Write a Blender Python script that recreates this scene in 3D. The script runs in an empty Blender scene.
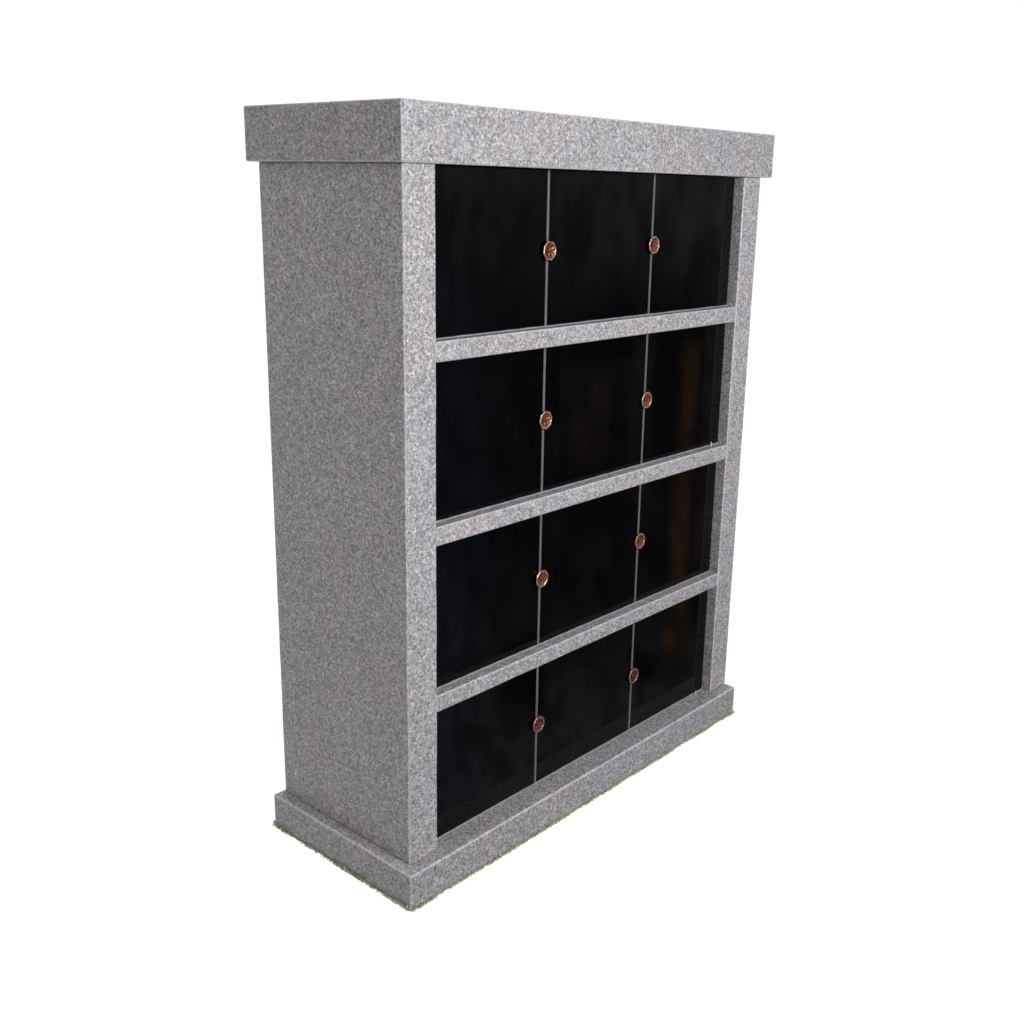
import bpy, bmesh, math, random
from mathutils import Vector, Matrix

R = math.radians
scene = bpy.context.scene
C = scene.collection
random.seed(7)

# ------------------------------------------------------------------ camera
F_PX, CX, CY = 1108.6235, 542.795, 489.62
AZ, EL, ROLL = R(49.1508), R(15.2243), R(1.3346)
fwd = Vector((math.sin(AZ) * math.cos(EL), math.cos(AZ) * math.cos(EL), -math.sin(EL)))
r0 = Vector((math.cos(AZ), -math.sin(AZ), 0))
u0 = r0.cross(fwd)
rgt = r0 * math.cos(ROLL) + u0 * math.sin(ROLL)
up = -r0 * math.sin(ROLL) + u0 * math.cos(ROLL)
cam = bpy.data.cameras.new('camera')
cam_o = bpy.data.objects.new('camera', cam)
C.objects.link(cam_o)
m = Matrix((rgt, up, -fwd)).transposed().to_4x4()
m.translation = Vector((-1.1158, -1.2454, 1.1867))
cam_o.matrix_world = m
cam.sensor_fit = 'HORIZONTAL'
cam.sensor_width = 36
cam.lens = F_PX * 36 / 1024
cam.shift_x = (512 - CX) / 1024
cam.shift_y = (CY - 504.5) / 1024
cam.clip_start, cam.clip_end = 0.02, 200
scene.camera = cam_o

# ------------------------------------------------------------------ view
scene.view_settings.view_transform = 'Standard'
scene.view_settings.look = 'None'
scene.view_settings.exposure = 0
scene.view_settings.gamma = 1
scene.view_settings.use_curve_mapping = False
scene.cycles.filter_width = 1.6


class NT:
    """small helper around a node tree"""
    def __init__(s, tree):
        s.t = tree
        tree.nodes.clear()

    def n(s, kind, **kw):
        nd = s.t.nodes.new(kind)
        for k, v in kw.items():
            setattr(nd, k, v)
        return nd

    def l(s, a, b):
        s.t.links.new(a, b)

    def math(s, op, a, b=None, c=None, clamp=False):
        nd = s.n('ShaderNodeMath', operation=op, use_clamp=clamp)
        for i, v in enumerate((a, b, c)):
            if v is None:
                continue
            if isinstance(v, (int, float)):
                nd.inputs[i].default_value = v
            else:
                s.l(v, nd.inputs[i])
        return nd.outputs[0]

    def step(s, v, lo, hi):
        """smooth 0..1 between lo and hi (hi may be below lo)"""
        nd = s.n('ShaderNodeMapRange', interpolation_type='SMOOTHSTEP')
        nd.inputs['From Min'].default_value = min(lo, hi)
        nd.inputs['From Max'].default_value = max(lo, hi)
        nd.inputs['To Min'].default_value = 0 if lo < hi else 1
        nd.inputs['To Max'].default_value = 1 if lo < hi else 0
        s.l(v, nd.inputs['Value'])
        return nd.outputs[0]

    def mix(s, fac, a, b, blend='MIX'):
        nd = s.n('ShaderNodeMix', data_type='RGBA', blend_type=blend)
        for k, v in ((0, fac), (6, a), (7, b)):
            if isinstance(v, (int, float)):
                nd.inputs[k].default_value = v
            elif isinstance(v, tuple):
                nd.inputs[k].default_value = v if len(v) == 4 else (*v, 1)
            else:
                s.l(v, nd.inputs[k])
        return nd.outputs[2]


# ------------------------------------------------------------------ world: white studio behind, dim showroom in front
world = bpy.data.worlds.new('World')
scene.world = world
world.use_nodes = True
w = NT(world.node_tree)
tc = w.n('ShaderNodeTexCoord')
sep = w.n('ShaderNodeSeparateXYZ')
w.l(tc.outputs['Generated'], sep.inputs[0])
X, Y, Z = sep.outputs
az = w.math('ARCTAN2', X, Y)                 # 0 = behind the cabinet, pi/2 = right, pi = in front
azd = w.math('MULTIPLY', az, 180 / math.pi)
white = w.step(Y, -0.16, -0.02)
# the dim front half: a dark room, grey floor, a bluish bright area straight ahead, brown timber uprights
nz = w.n('ShaderNodeTexNoise')
nz.inputs['Scale'].default_value = 5
nz.inputs['Detail'].default_value = 3
w.l(tc.outputs['Generated'], nz.inputs['Vector'])
nz2 = w.n('ShaderNodeTexNoise')
nz2.inputs['Scale'].default_value = 14
nz2.inputs['Detail'].default_value = 3
w.l(tc.outputs['Generated'], nz2.inputs['Vector'])


def band(v, a, b, soft):
    return w.math('MULTIPLY', w.step(v, a - soft, a + soft), w.step(v, b + soft, b - soft))


def patch(fac, a0, a1, z0, z1, colr, amt, sa=0.15, sz=0.01):
    """a dim piece of furniture in the room in front, seen only as a reflection"""
    f = w.math('MULTIPLY', band(azd, a0, a1, sa), band(Z, z0, z1, sz))
    f = w.math('MULTIPLY', f, amt)
    return w.mix(f, fac, colr)


grain = w.step(nz.outputs[0], 0.42, 0.66)
col = w.mix(grain, (0.004, 0.004, 0.008), (0.075, 0.07, 0.075))
floor = w.step(Z, -0.31, -0.47)
col = w.mix(w.math('MULTIPLY', floor, 0.85), col, (0.24, 0.245, 0.25))
col = w.mix(w.math('MULTIPLY', band(Z, -0.30, -0.17, 0.05), 0.5), col, (0.012, 0.012, 0.014))
col = w.mix(w.math('MULTIPLY', w.step(azd, 131.5, 138), 0.85), col, (0.17, 0.23, 0.32))
high = w.step(Z, -0.13, -0.02)
col = w.mix(w.math('MULTIPLY', high, 0.8), col, (0.34, 0.34, 0.37))
col = patch(col, 122.9, 123.9, -0.40, -0.13, (0.29, 0.145, 0.055), 0.85)
col = patch(col, 121.6, 122.7, -0.33, -0.05, (0.16, 0.12, 0.11), 0.8)
col = patch(col, 125.2, 126.4, -0.27, -0.10, (0.20, 0.14, 0.09), 0.6)
col = patch(col, 127.5, 129.6, -0.24, -0.15, (0.22, 0.14, 0.08), 0.6, 0.5, 0.02)
col = patch(col, 124.2, 125.9, -0.42, -0.395, (0.0, 0.0, 0.0), 0.95, 0.4, 0.008)
col = patch(col, 130.5, 133.0, -0.45, -0.38, (0.0, 0.0, 0.0), 0.9, 0.5, 0.02)
col = patch(col, 126.5, 131.0, 0.02, 0.06, (0.16, 0.16, 0.15), 0.8, 0.4, 0.01)
mp = w.n('ShaderNodeMapping')
mp.inputs['Scale'].default_value = (70, 70, 16)
w.l(tc.outputs['Generated'], mp.inputs['Vector'])
nz3 = w.n('ShaderNodeTexNoise')
nz3.inputs['Scale'].default_value = 1.0
nz3.inputs['Detail'].default_value = 4
w.l(mp.outputs[0], nz3.inputs['Vector'])
col = w.mix(w.step(nz3.outputs[0], 0.36, 0.62), w.mix(0.55, col, (0, 0, 0)), col)
col = w.mix(w.step(nz2.outputs[0], 0.35, 0.7), w.mix(0.3, col, (0, 0, 0)), col)
col = w.mix(white, col, (1.08, 1.08, 1.08))
bg = w.n('ShaderNodeBackground')
w.l(col, bg.inputs[0])
bg.inputs[1].default_value = 1.0
out = w.n('ShaderNodeOutputWorld')
w.l(bg.outputs[0], out.inputs[0])

# ------------------------------------------------------------------ lamp: one soft front light
ld = bpy.data.lights.new('front_softbox', 'AREA')
ld.shape = 'RECTANGLE'
ld.size, ld.size_y = 0.8, 0.6
ld.energy = 86
ld.color = (0.965, 0.982, 1.0)
lo = bpy.data.objects.new('front_softbox', ld)
C.objects.link(lo)
lo.location = (0.18, -2.15, 1.46)
lo.rotation_euler = (Vector((0.5, 0, 0.75)) - lo.location).to_track_quat('-Z', 'Y').to_euler()


# ------------------------------------------------------------------ materials
def new_mat(name):
    mt = bpy.data.materials.new(name)
    mt.use_nodes = True
    t = NT(mt.node_tree)
    b = t.n('ShaderNodeBsdfPrincipled')
    o = t.n('ShaderNodeOutputMaterial')
    t.l(b.outputs[0], o.inputs[0])
    return mt, t, b


def granite(name, tone, contrast=1.0, rough=0.5, tint=(1, 1, 1)):
    mt, t, b = new_mat(name)
    co = t.n('ShaderNodeTexCoord').outputs['Object']
    # crystals: random grey per small cell at two sizes, broken by noise
    def cells(scale):
        v = t.n('ShaderNodeTexVoronoi')
        v.inputs['Scale'].default_value = scale
        v.inputs['Randomness'].default_value = 1
        wn = t.n('ShaderNodeTexNoise')
        wn.inputs['Scale'].default_value = scale * 0.9
        wn.inputs['Detail'].default_value = 1
        t.l(co, wn.inputs['Vector'])
        mx = t.n('ShaderNodeMix', data_type='VECTOR')
        mx.inputs[0].default_value = 0.006
        t.l(co, mx.inputs[4])
        t.l(wn.outputs['Color'], mx.inputs[5])
        t.l(mx.outputs[1], v.inputs['Vector'])
        s = t.n('ShaderNodeSeparateColor')
        t.l(v.outputs['Color'], s.inputs[0])
        return s.outputs[0], s.outputs[1]
    a1, a2 = cells(330)
    b1, b2 = cells(620)
    v = t.math('ADD', t.math('MULTIPLY', a1, 0.55), t.math('MULTIPLY', b1, 0.45))
    rp = t.n('ShaderNodeValToRGB')
    el = rp.color_ramp.elements
    k = contrast
    def tone_at(f):
        g = tone * (1 + (f - 1) * k)
        return (g * tint[0], g * tint[1], g * tint[2], 1)
    el[0].position, el[0].color = 0.12, tone_at(0.42)
    el[1].position, el[1].color = 0.88, tone_at(1.75)
    for p, f in ((0.34, 0.78), (0.52, 0.98), (0.70, 1.25)):
        e = el.new(p)
        e.color = tone_at(f)
    t.l(v, rp.inputs[0])
    c = rp.outputs[0]
    # a few bright mica / quartz flecks and dark biotite specks
    c = t.mix(t.math('MULTIPLY', t.step(a2, 0.972, 0.985), 0.8), c, tone_at(1.9))
    c = t.mix(t.math('MULTIPLY', t.step(b2, 0.92, 0.97), 0.75), c, tone_at(0.30))
    # broad faint tint clouds (warm pinkish to bluish)
    n1 = t.n('ShaderNodeTexNoise')
    n1.inputs['Scale'].default_value = 9
    n1.inputs['Detail'].default_value = 4
    n1.inputs['Roughness'].default_value = 0.65
    t.l(co, n1.inputs['Vector'])
    cl = t.n('ShaderNodeValToRGB')
    e = cl.color_ramp.elements
    e[0].position, e[0].color = 0.35, (0.92, 0.95, 1.0, 1)
    e[1].position, e[1].color = 0.66, (1.06, 0.985, 0.96, 1)
    t.l(n1.outputs[0], cl.inputs[0])
    c = t.mix(0.55, c, cl.outputs[0], 'MULTIPLY')
    n2 = t.n('ShaderNodeTexNoise')
    n2.inputs['Scale'].default_value = 55
    n2.inputs['Detail'].default_value = 3
    t.l(co, n2.inputs['Vector'])
    sh = t.n('ShaderNodeMapRange')
    sh.inputs['To Min'].default_value = 0.86
    sh.inputs['To Max'].default_value = 1.14
    t.l(n2.outputs[0], sh.inputs[0])
    oi = t.n('ShaderNodeObjectInfo')          # each slab is cut from a slightly different block
    slabv = t.math('MULTIPLY_ADD', oi.outputs['Random'], 0.09, 0.955)
    tone_v = t.math('MULTIPLY', sh.outputs[0], slabv)
    cm = t.n('ShaderNodeCombineColor')
    for i in range(3):
        t.l(tone_v, cm.inputs[i])
    c = t.mix(1.0, c, cm.outputs[0], 'MULTIPLY')
    t.l(c, b.inputs['Base Color'])
    b.inputs['Roughness'].default_value = rough
    b.inputs['Specular IOR Level'].default_value = 0.35
    bp = t.n('ShaderNodeBump')
    bp.inputs['Strength'].default_value = 0.25
    bp.inputs['Distance'].default_value = 0.0006
    t.l(v, bp.inputs['Height'])
    t.l(bp.outputs[0], b.inputs['Normal'])
    return mt


M_GRAN = granite('grey_granite', 0.256, 1.12, 0.6, (1.036, 0.985, 0.995))
M_ARRIS = granite('highlight_arris', 0.36, 0.6, 0.45)  # sawn edges in a paler tone, with the edge highlight painted into the colour


def polished_black():
    mt, t, b = new_mat('polished_black_granite')
    co = t.n('ShaderNodeTexCoord').outputs['Object']
    n = t.n('ShaderNodeTexNoise')
    n.inputs['Scale'].default_value = 420
    n.inputs['Detail'].default_value = 2
    t.l(co, n.inputs['Vector'])
    c = t.mix(t.step(n.outputs[0], 0.55, 0.75), (0.0008, 0.0008, 0.0010), (0.0045, 0.0045, 0.005))
    nd = t.n('ShaderNodeTexNoise')           # faint dust and wiping smears
    nd.inputs['Scale'].default_value = 7
    nd.inputs['Detail'].default_value = 6
    nd.inputs['Distortion'].default_value = 0.8
    t.l(co, nd.inputs['Vector'])
    c = t.mix(t.math('MULTIPLY', t.step(nd.outputs[0], 0.48, 0.75), 0.2), c, (0.0062, 0.0065, 0.0075))
    t.l(c, b.inputs['Base Color'])
    b.inputs['Specular IOR Level'].default_value = 0.23
    n2 = t.n('ShaderNodeTexNoise')
    n2.inputs['Scale'].default_value = 14
    n2.inputs['Detail'].default_value = 3
    t.l(co, n2.inputs['Vector'])
    mr = t.n('ShaderNodeMapRange')
    mr.inputs['To Min'].default_value = 0.015
    mr.inputs['To Max'].default_value = 0.05
    t.l(n2.outputs[0], mr.inputs[0])
    t.l(mr.outputs[0], b.inputs['Roughness'])
    bp = t.n('ShaderNodeBump')
    bp.inputs['Strength'].default_value = 0.03
    bp.inputs['Distance'].default_value = 0.01
    n3 = t.n('ShaderNodeTexNoise')
    n3.inputs['Scale'].default_value = 5
    t.l(co, n3.inputs['Vector'])
    t.l(n3.outputs[0], bp.inputs['Height'])
    t.l(bp.outputs[0], b.inputs['Normal'])
    return mt


M_BLACK = polished_black()


def bronze(name, ca, cb, metal):
    mt, t, b = new_mat(name)
    co = t.n('ShaderNodeTexCoord').outputs['Object']
    n = t.n('ShaderNodeTexNoise')
    n.inputs['Scale'].default_value = 260
    n.inputs['Detail'].default_value = 3
    t.l(co, n.inputs['Vector'])
    c = t.mix(t.step(n.outputs[0], 0.35, 0.7), ca, cb)
    oi = t.n('ShaderNodeObjectInfo')          # each casting has tarnished a little differently
    tar = t.math('MULTIPLY_ADD', oi.outputs['Random'], 0.5, 0.62)
    cm = t.n('ShaderNodeCombineColor')
    for i in range(3):
        t.l(tar, cm.inputs[i])
    c = t.mix(1.0, c, cm.outputs[0], 'MULTIPLY')
    t.l(c, b.inputs['Base Color'])
    b.inputs['Metallic'].default_value = metal
    b.inputs['Roughness'].default_value = 0.34
    return mt


def plain(name, colr, rough=0.6, var=0.2, scale=60, metal=0.0):
    mt, t, b = new_mat(name)
    co = t.n('ShaderNodeTexCoord').outputs['Object']
    n = t.n('ShaderNodeTexNoise')
    n.inputs['Scale'].default_value = scale
    n.inputs['Detail'].default_value = 3
    t.l(co, n.inputs['Vector'])
    lo_, hi_ = tuple(x * (1 - var) for x in colr), tuple(x * (1 + var) for x in colr)
    t.l(t.mix(n.outputs[0], lo_, hi_), b.inputs['Base Color'])
    b.inputs['Roughness'].default_value = rough
    b.inputs['Metallic'].default_value = metal
    return mt


M_BRONZE = bronze('bright_copper', (0.42, 0.19, 0.13), (0.72, 0.46, 0.36), 0.75)
M_DISH = bronze('copper_bronze', (0.09, 0.026, 0.012), (0.42, 0.19, 0.11), 0.8)
M_DARKBRONZE = plain('dark_bronze', (0.09, 0.035, 0.018), 0.4, 0.3, 300, 0.6)
M_JOINT = plain('grey_joint_strip', (0.092, 0.092, 0.095), 0.5, 0.35, 60)
M_SEAL = plain('pale_sealant', (0.20, 0.20, 0.22), 0.45, 0.25, 120)
M_SHIM = plain('white_plastic', (0.42, 0.42, 0.44), 0.5, 0.05)
M_SOIL = plain('turf_soil', (0.27, 0.29, 0.16), 0.95, 0.4, 80)


def grass_mat():
    mt, t, b = new_mat('short_grass')
    co = t.n('ShaderNodeTexCoord').outputs['Object']
    n = t.n('ShaderNodeTexNoise')
    n.inputs['Scale'].default_value = 140
    n.inputs['Detail'].default_value = 2
    t.l(co, n.inputs['Vector'])
    c = t.mix(t.step(n.outputs[0], 0.3, 0.7), (0.34, 0.37, 0.19), (0.60, 0.62, 0.42))
    t.l(c, b.inputs['Base Color'])
    b.inputs['Roughness'].default_value = 0.7
    return mt


M_GRASS = grass_mat()


# ------------------------------------------------------------------ mesh helpers
def obj(name, bm, mat, parent=None, smooth=False):
    bmesh.ops.recalc_face_normals(bm, faces=bm.faces[:])
    me = bpy.data.meshes.new(name)
    bm.to_mesh(me)
    bm.free()
    me.materials.append(mat)
    if smooth:
        for p in me.polygons:
            p.use_smooth = True
    o = bpy.data.objects.new(name, me)
    C.objects.link(o)
    o.parent = parent
    return o


def box(x0, x1, y0, y1, z0, z1, bevel=0.0, seg=2):
    bm = bmesh.new()
    bmesh.ops.create_cube(bm, size=1)
    for v in bm.verts:
        v.co = Vector((x0 + (v.co.x + .5) * (x1 - x0), y0 + (v.co.y + .5) * (y1 - y0), z0 + (v.co.z + .5) * (z1 - z0)))
    if bevel:
        bmesh.ops.bevel(bm, geom=bm.edges[:], offset=bevel, segments=seg, profile=0.5, affect='EDGES')
    return bm


def slab(x0, x1, y0, y1, z0, z1, bevel=0.002, chips=0.0004, seed=0):
    """sawn stone slab: bevelled arrises that are very slightly uneven"""
    bm = box(x0, x1, y0, y1, z0, z1, 0)
    # cut the long edges so that the arris can wander by fractions of a millimetre
    for ax, (lo_, hi_) in enumerate(((x0, x1), (y0, y1), (z0, z1))):
        n = int((hi_ - lo_) / 0.05)
        for i in range(1, n):
            p = [0, 0, 0]
            p[ax] = lo_ + (hi_ - lo_) * i / n
            nm = [0, 0, 0]
            nm[ax] = 1
            bmesh.ops.bisect_plane(bm, geom=bm.verts[:] + bm.edges[:] + bm.faces[:], plane_co=p, plane_no=nm)
    sharp = [e for e in bm.edges if len(e.link_faces) == 2 and e.calc_face_angle(0) > 0.5]
    bmesh.ops.bevel(bm, geom=sharp, offset=bevel, segments=2, profile=0.5, affect='EDGES')
    bm.normal_update()
    rnd = random.Random(seed)
    for v in bm.verts:
        on = sum((abs(v.co[i] - lo_) < 1e-6) or (abs(v.co[i] - hi_) < 1e-6) for i, (lo_, hi_) in enumerate(((x0, x1), (y0, y1), (z0, z1))))
        if on == 0:      # only the rounded arris itself wanders, and only inwards
            c = Vector(((x0 + x1) / 2, (y0 + y1) / 2, (z0 + z1) / 2))
            d = Vector([(-1 if v.co[i] > c[i] else 1) if min(abs(v.co[i] - lo_), abs(v.co[i] - hi_)) < bevel * 1.5 else 0
                        for i, (lo_, hi_) in enumerate(((x0, x1), (y0, y1), (z0, z1)))])
            v.co += d * rnd.random() * chips
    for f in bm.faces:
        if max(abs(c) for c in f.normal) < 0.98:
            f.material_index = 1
    return bm


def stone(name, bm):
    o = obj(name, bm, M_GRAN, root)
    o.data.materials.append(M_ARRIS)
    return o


# ------------------------------------------------------------------ dimensions (metres; the cabinet body is 1 m wide)
W, D = 1.0, 0.3515
ZB = 0.0644
SH = [(0.3256, 0.3559), (0.6210, 0.6536), (0.9211, 0.9535)]
ZC, ZT = 1.2177, 1.3041
PL, PR = 0.0655, 0.0630
REC = 0.0237
J = (0.3497, 0.6542)
JW = 0.0062

# ------------------------------------------------------------------ ground: a scrap of turf the base stands in
def turf():
    bm = bmesh.new()
    x0, x1, y0, y1 = -0.0219, W + 0.0012, -0.0273, D + 0.0075
    loop = []
    for (ax, ay, bx_, by_, nx, ny) in ((x0, y0, x1, y0, 0, -1), (x1, y0, x1, y1, 1, 0), (x1, y1, x0, y1, 0, 1), (x0, y1, x0, y0, -1, 0)):
        n = int(math.dist((ax, ay), (bx_, by_)) / 0.01)
        for i in range(n):
            f = i / n
            e = random.uniform(-0.002, 0.0012)
            loop.append((ax + (bx_ - ax) * f + nx * e, ay + (by_ - ay) * f + ny * e))
    top = [bm.verts.new((x, y, 0)) for x, y in loop]
    bot = [bm.verts.new((x, y, -0.003)) for x, y in loop]
    bm.faces.new(top)
    bm.faces.new(bot[::-1])
    for i in range(len(loop)):
        j = (i + 1) % len(loop)
        bm.faces.new((top[i], bot[i], bot[j], top[j]))
    return bm


gr = obj('ground', turf(), M_SOIL)
gr['kind'] = 'structure'

bm = bmesh.new()
bx0, bx1, by0, by1 = -0.0219, W + 0.0012, -0.0273, D + 0.0075
rnd = random.Random(3)
sides = [((bx0, by0), (bx1, by0), (0, -1)), ((bx0, by1), (bx0, by0), (-1, 0)), ((bx1, by0), (bx1, by1), (1, 0)), ((bx1, by1), (bx0, by1), (0, 1))]
for (p0, p1, nn) in sides:
    L = math.dist(p0, p1)
    for i in range(int(L * 5200)):
        f = rnd.random()
        clump = 0.5 + 0.5 * math.sin(f * L * 43 + 2 * math.sin(f * L * 11)) * math.sin(f * L * 17 + 1)
        off = 0.0006 + rnd.random() ** 1.5 * 0.005
        p = Vector((p0[0] + (p1[0] - p0[0]) * f + nn[0] * off, p0[1] + (p1[1] - p0[1]) * f + nn[1] * off, -0.001))
        if rnd.random() > 0.02 + 0.85 * clump:
            continue
        h = (0.0025 + 0.0065 * rnd.random()) * (0.35 + 0.8 * clump)
        a = rnd.random() * 2 * math.pi
        wd = 0.0006 + rnd.random() * 0.0005
        side = Vector((math.cos(a), math.sin(a), 0)) * wd
        lean = Vector((nn[0] * 0.5 + rnd.uniform(-.5, .5), nn[1] * 0.5 + rnd.uniform(-.5, .5), 0)) * h * 0.45
        v = [bm.verts.new(p - side), bm.verts.new(p + side),
             bm.verts.new(p + side * 0.7 + lean * 0.4 + Vector((0, 0, h * 0.6))), bm.verts.new(p - side * 0.7 + lean * 0.4 + Vector((0, 0, h * 0.6))),
             bm.verts.new(p + lean + Vector((0, 0, h)))]
        bm.faces.new(v[:4])
        bm.faces.new((v[3], v[2], v[4]))
grass = obj('grass', bm, M_GRASS)
grass['kind'] = 'stuff'
grass['label'] = 'thin fringe of short green grass along the foot of the granite base'
grass['category'] = 'grass'

# ------------------------------------------------------------------ the columbarium
root = bpy.data.objects.new('columbarium', None)
C.objects.link(root)
root['label'] = 'grey granite columbarium cabinet with twelve polished black niche doors and copper rosettes'
root['category'] = 'columbarium'

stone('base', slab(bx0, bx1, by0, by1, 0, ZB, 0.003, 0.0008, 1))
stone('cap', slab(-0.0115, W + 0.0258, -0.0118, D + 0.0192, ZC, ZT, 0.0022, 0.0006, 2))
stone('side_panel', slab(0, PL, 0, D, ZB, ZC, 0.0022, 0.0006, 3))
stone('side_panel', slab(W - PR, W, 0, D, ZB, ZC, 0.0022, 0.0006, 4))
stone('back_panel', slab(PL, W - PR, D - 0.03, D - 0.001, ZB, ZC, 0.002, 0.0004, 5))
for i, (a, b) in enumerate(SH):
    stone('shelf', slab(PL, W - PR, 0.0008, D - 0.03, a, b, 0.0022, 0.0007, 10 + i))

rows = [(ZB, SH[0][0]), (SH[0][1], SH[1][0]), (SH[1][1], SH[2][0]), (SH[2][1], ZC)]
xs = [PL, J[0], J[1], W - PR]

for z0, z1 in rows:
    for k in range(3):
        a = xs[k] + (JW / 2 if k else 0.0015)
        b = xs[k + 1] - (JW / 2 if k < 2 else 0.0010)
        obj('niche_door', box(a, b, REC, REC + 0.018, z0 + 0.002, z1 - 0.002, 0.0003, 1), M_BLACK, root)
    for jx in J:
        obj('joint_strip', box(jx - JW / 2 + 0.0002, jx + JW / 2 - 0.0002, REC + 0.0006, REC + 0.02, z0 + 0.001, z1 - 0.001), M_JOINT, root)
    # bead of sealant along the foot of the doors
    bd = bmesh.new()
    n = 60
    rn = random.Random(int(z0 * 1000))
    ring0 = None
    for i in range(n + 1):
        x = PL + 0.001 + (W - PR - PL - 0.002) * i / n
        rr = 0.0013 * (0.8 + 0.5 * rn.random())
        ring = [bd.verts.new((x, REC - 0.0002 - rr * math.cos(q), z0 + rr * 1.3 * math.sin(q))) for q in (0, .5, 1.0, 1.57)]
        ring += [bd.verts.new((x, REC + 0.001, z0 + rr * 1.3)), bd.verts.new((x, REC + 0.001, z0 - 0.0004)), bd.verts.new((x, REC - rr, z0 - 0.0004))]
        if ring0:
            for j in range(7):
                bd.faces.new((ring0[j], ring0[(j + 1) % 7], ring[(j + 1) % 7], ring[j]))
        ring0 = ring
    obj('sealant_bead', bd, M_SEAL, root, True)

# small white setting shims left on the ledges near the right-hand doors
for z0, x in ((ZB, 0.899), (SH[1][1], 0.898)):
    obj('shim', box(x - 0.0012, x + 0.0012, REC - 0.0085, REC - 0.0065, z0, z0 + (0.010 if z0 < .9 else 0.006), 0.0003, 1), M_SHIM, root)


# ------------------------------------------------------------------ rosettes
def rosette_mesh():
    """dished flower disc, axis along -Y, its back at y = 0"""
    bm = bmesh.new()
    prof = [(0.0000, 0.0044), (0.0030, 0.0044), (0.0052, 0.0050), (0.0080, 0.0058), (0.0112, 0.0068), (0.0134, 0.0082),
            (0.0152, 0.0088), (0.0160, 0.0070), (0.0138, 0.0044), (0.0070, 0.0028)]
    n = 96
    rings = []
    for (r, h) in prof:
        h *= 0.75
        r *= 0.95
        if r == 0:
            rings.append([bm.verts.new((0, -h, 0))])
            continue
        ring = []
        for i in range(n):
            a = 2 * math.pi * i / n
            lob = math.cos(a * 8)
            rr = r * (1 + 0.03 * lob * min(1, r / 0.0134))
            hh = h + (0.0007 * lob * r / 0.0134 + 0.0004 * math.cos(a * 24 + r * 900) if 0.004 < r < 0.0136 else 0)
            ring.append(bm.verts.new((rr * math.cos(a), -hh, rr * math.sin(a))))
        rings.append(ring)
    for a, b in zip(rings, rings[1:]):
        for i in range(n):
            j = (i + 1) % n
            if len(a) == 1:
                bm.faces.new((a[0], b[i], b[j]))
            else:
                bm.faces.new((a[i], b[i], b[j], a[j]))
    bm.faces.new(rings[-1])
    return bm


def rim_mesh():
    """raised scalloped rim round the dish, worn bright"""
    bm = bmesh.new()
    n, k = 96, 8
    rn = random.Random(5)
    rings = []
    for i in range(n):
        a = 2 * math.pi * i / n
        rc = 0.0147 * (1 + 0.03 * math.cos(a * 8))
        t_ = 0.0017 * (0.92 + 0.16 * rn.random())
        ring = []
        for q in range(k):
            b = 2 * math.pi * q / k
            rr = rc + t_ * math.cos(b)
            ring.append(bm.verts.new((rr * math.cos(a), -0.0068 - t_ * 0.9 * math.sin(b), rr * math.sin(a))))
        rings.append(ring)
    for i in range(n):
        for q in range(k):
            bm.faces.new((rings[i][q], rings[i][(q + 1) % k], rings[(i + 1) % n][(q + 1) % k], rings[(i + 1) % n][q]))
    return bm


def bolt_mesh():
    bm = bmesh.new()
    n = 24
    prof = [(0.0, 0.0066), (0.0018, 0.0065), (0.0030, 0.0058), (0.0034, 0.0046), (0.0034, 0.0004)]
    rings = []
    for r, h in prof:
        rings.append([bm.verts.new((0, -h, 0))] if r == 0 else
                     [bm.verts.new((r * math.cos(2 * math.pi * i / n), -h, r * math.sin(2 * math.pi * i / n))) for i in range(n)])
    for a, b in zip(rings, rings[1:]):
        for i in range(n):
            j = (i + 1) % n
            bm.faces.new((a[0], b[i], b[j])) if len(a) == 1 else bm.faces.new((a[i], b[i], b[j], a[j]))
    bm.faces.new(rings[-1])
    return bm


ros0 = obj('rosette', rosette_mesh(), M_DISH, root, True)
rim0 = obj('rim', rim_mesh(), M_BRONZE, ros0, True)
bolt0 = obj('bolt', bolt_mesh(), M_DARKBRONZE, ros0, True)
first = True
ROS = [(0, 1.083), (1, 1.086), (0, 0.788), (1, 0.786), (0, 0.489), (1, 0.493), (0, 0.193), (1, 0.193)]
for k, (jn, z) in enumerate(ROS):
    if first:
        o, first = ros0, False
    else:
        o = ros0.copy()
        C.objects.link(o)
        o.parent = root
        for part in (rim0, bolt0):
            pc = part.copy()
            C.objects.link(pc)
            pc.parent = o
    o.location = (J[jn], REC - 0.0004, z)
    o.rotation_euler = (0, random.uniform(-3, 3), 0)
    o.scale = (1, 0.72, 1)
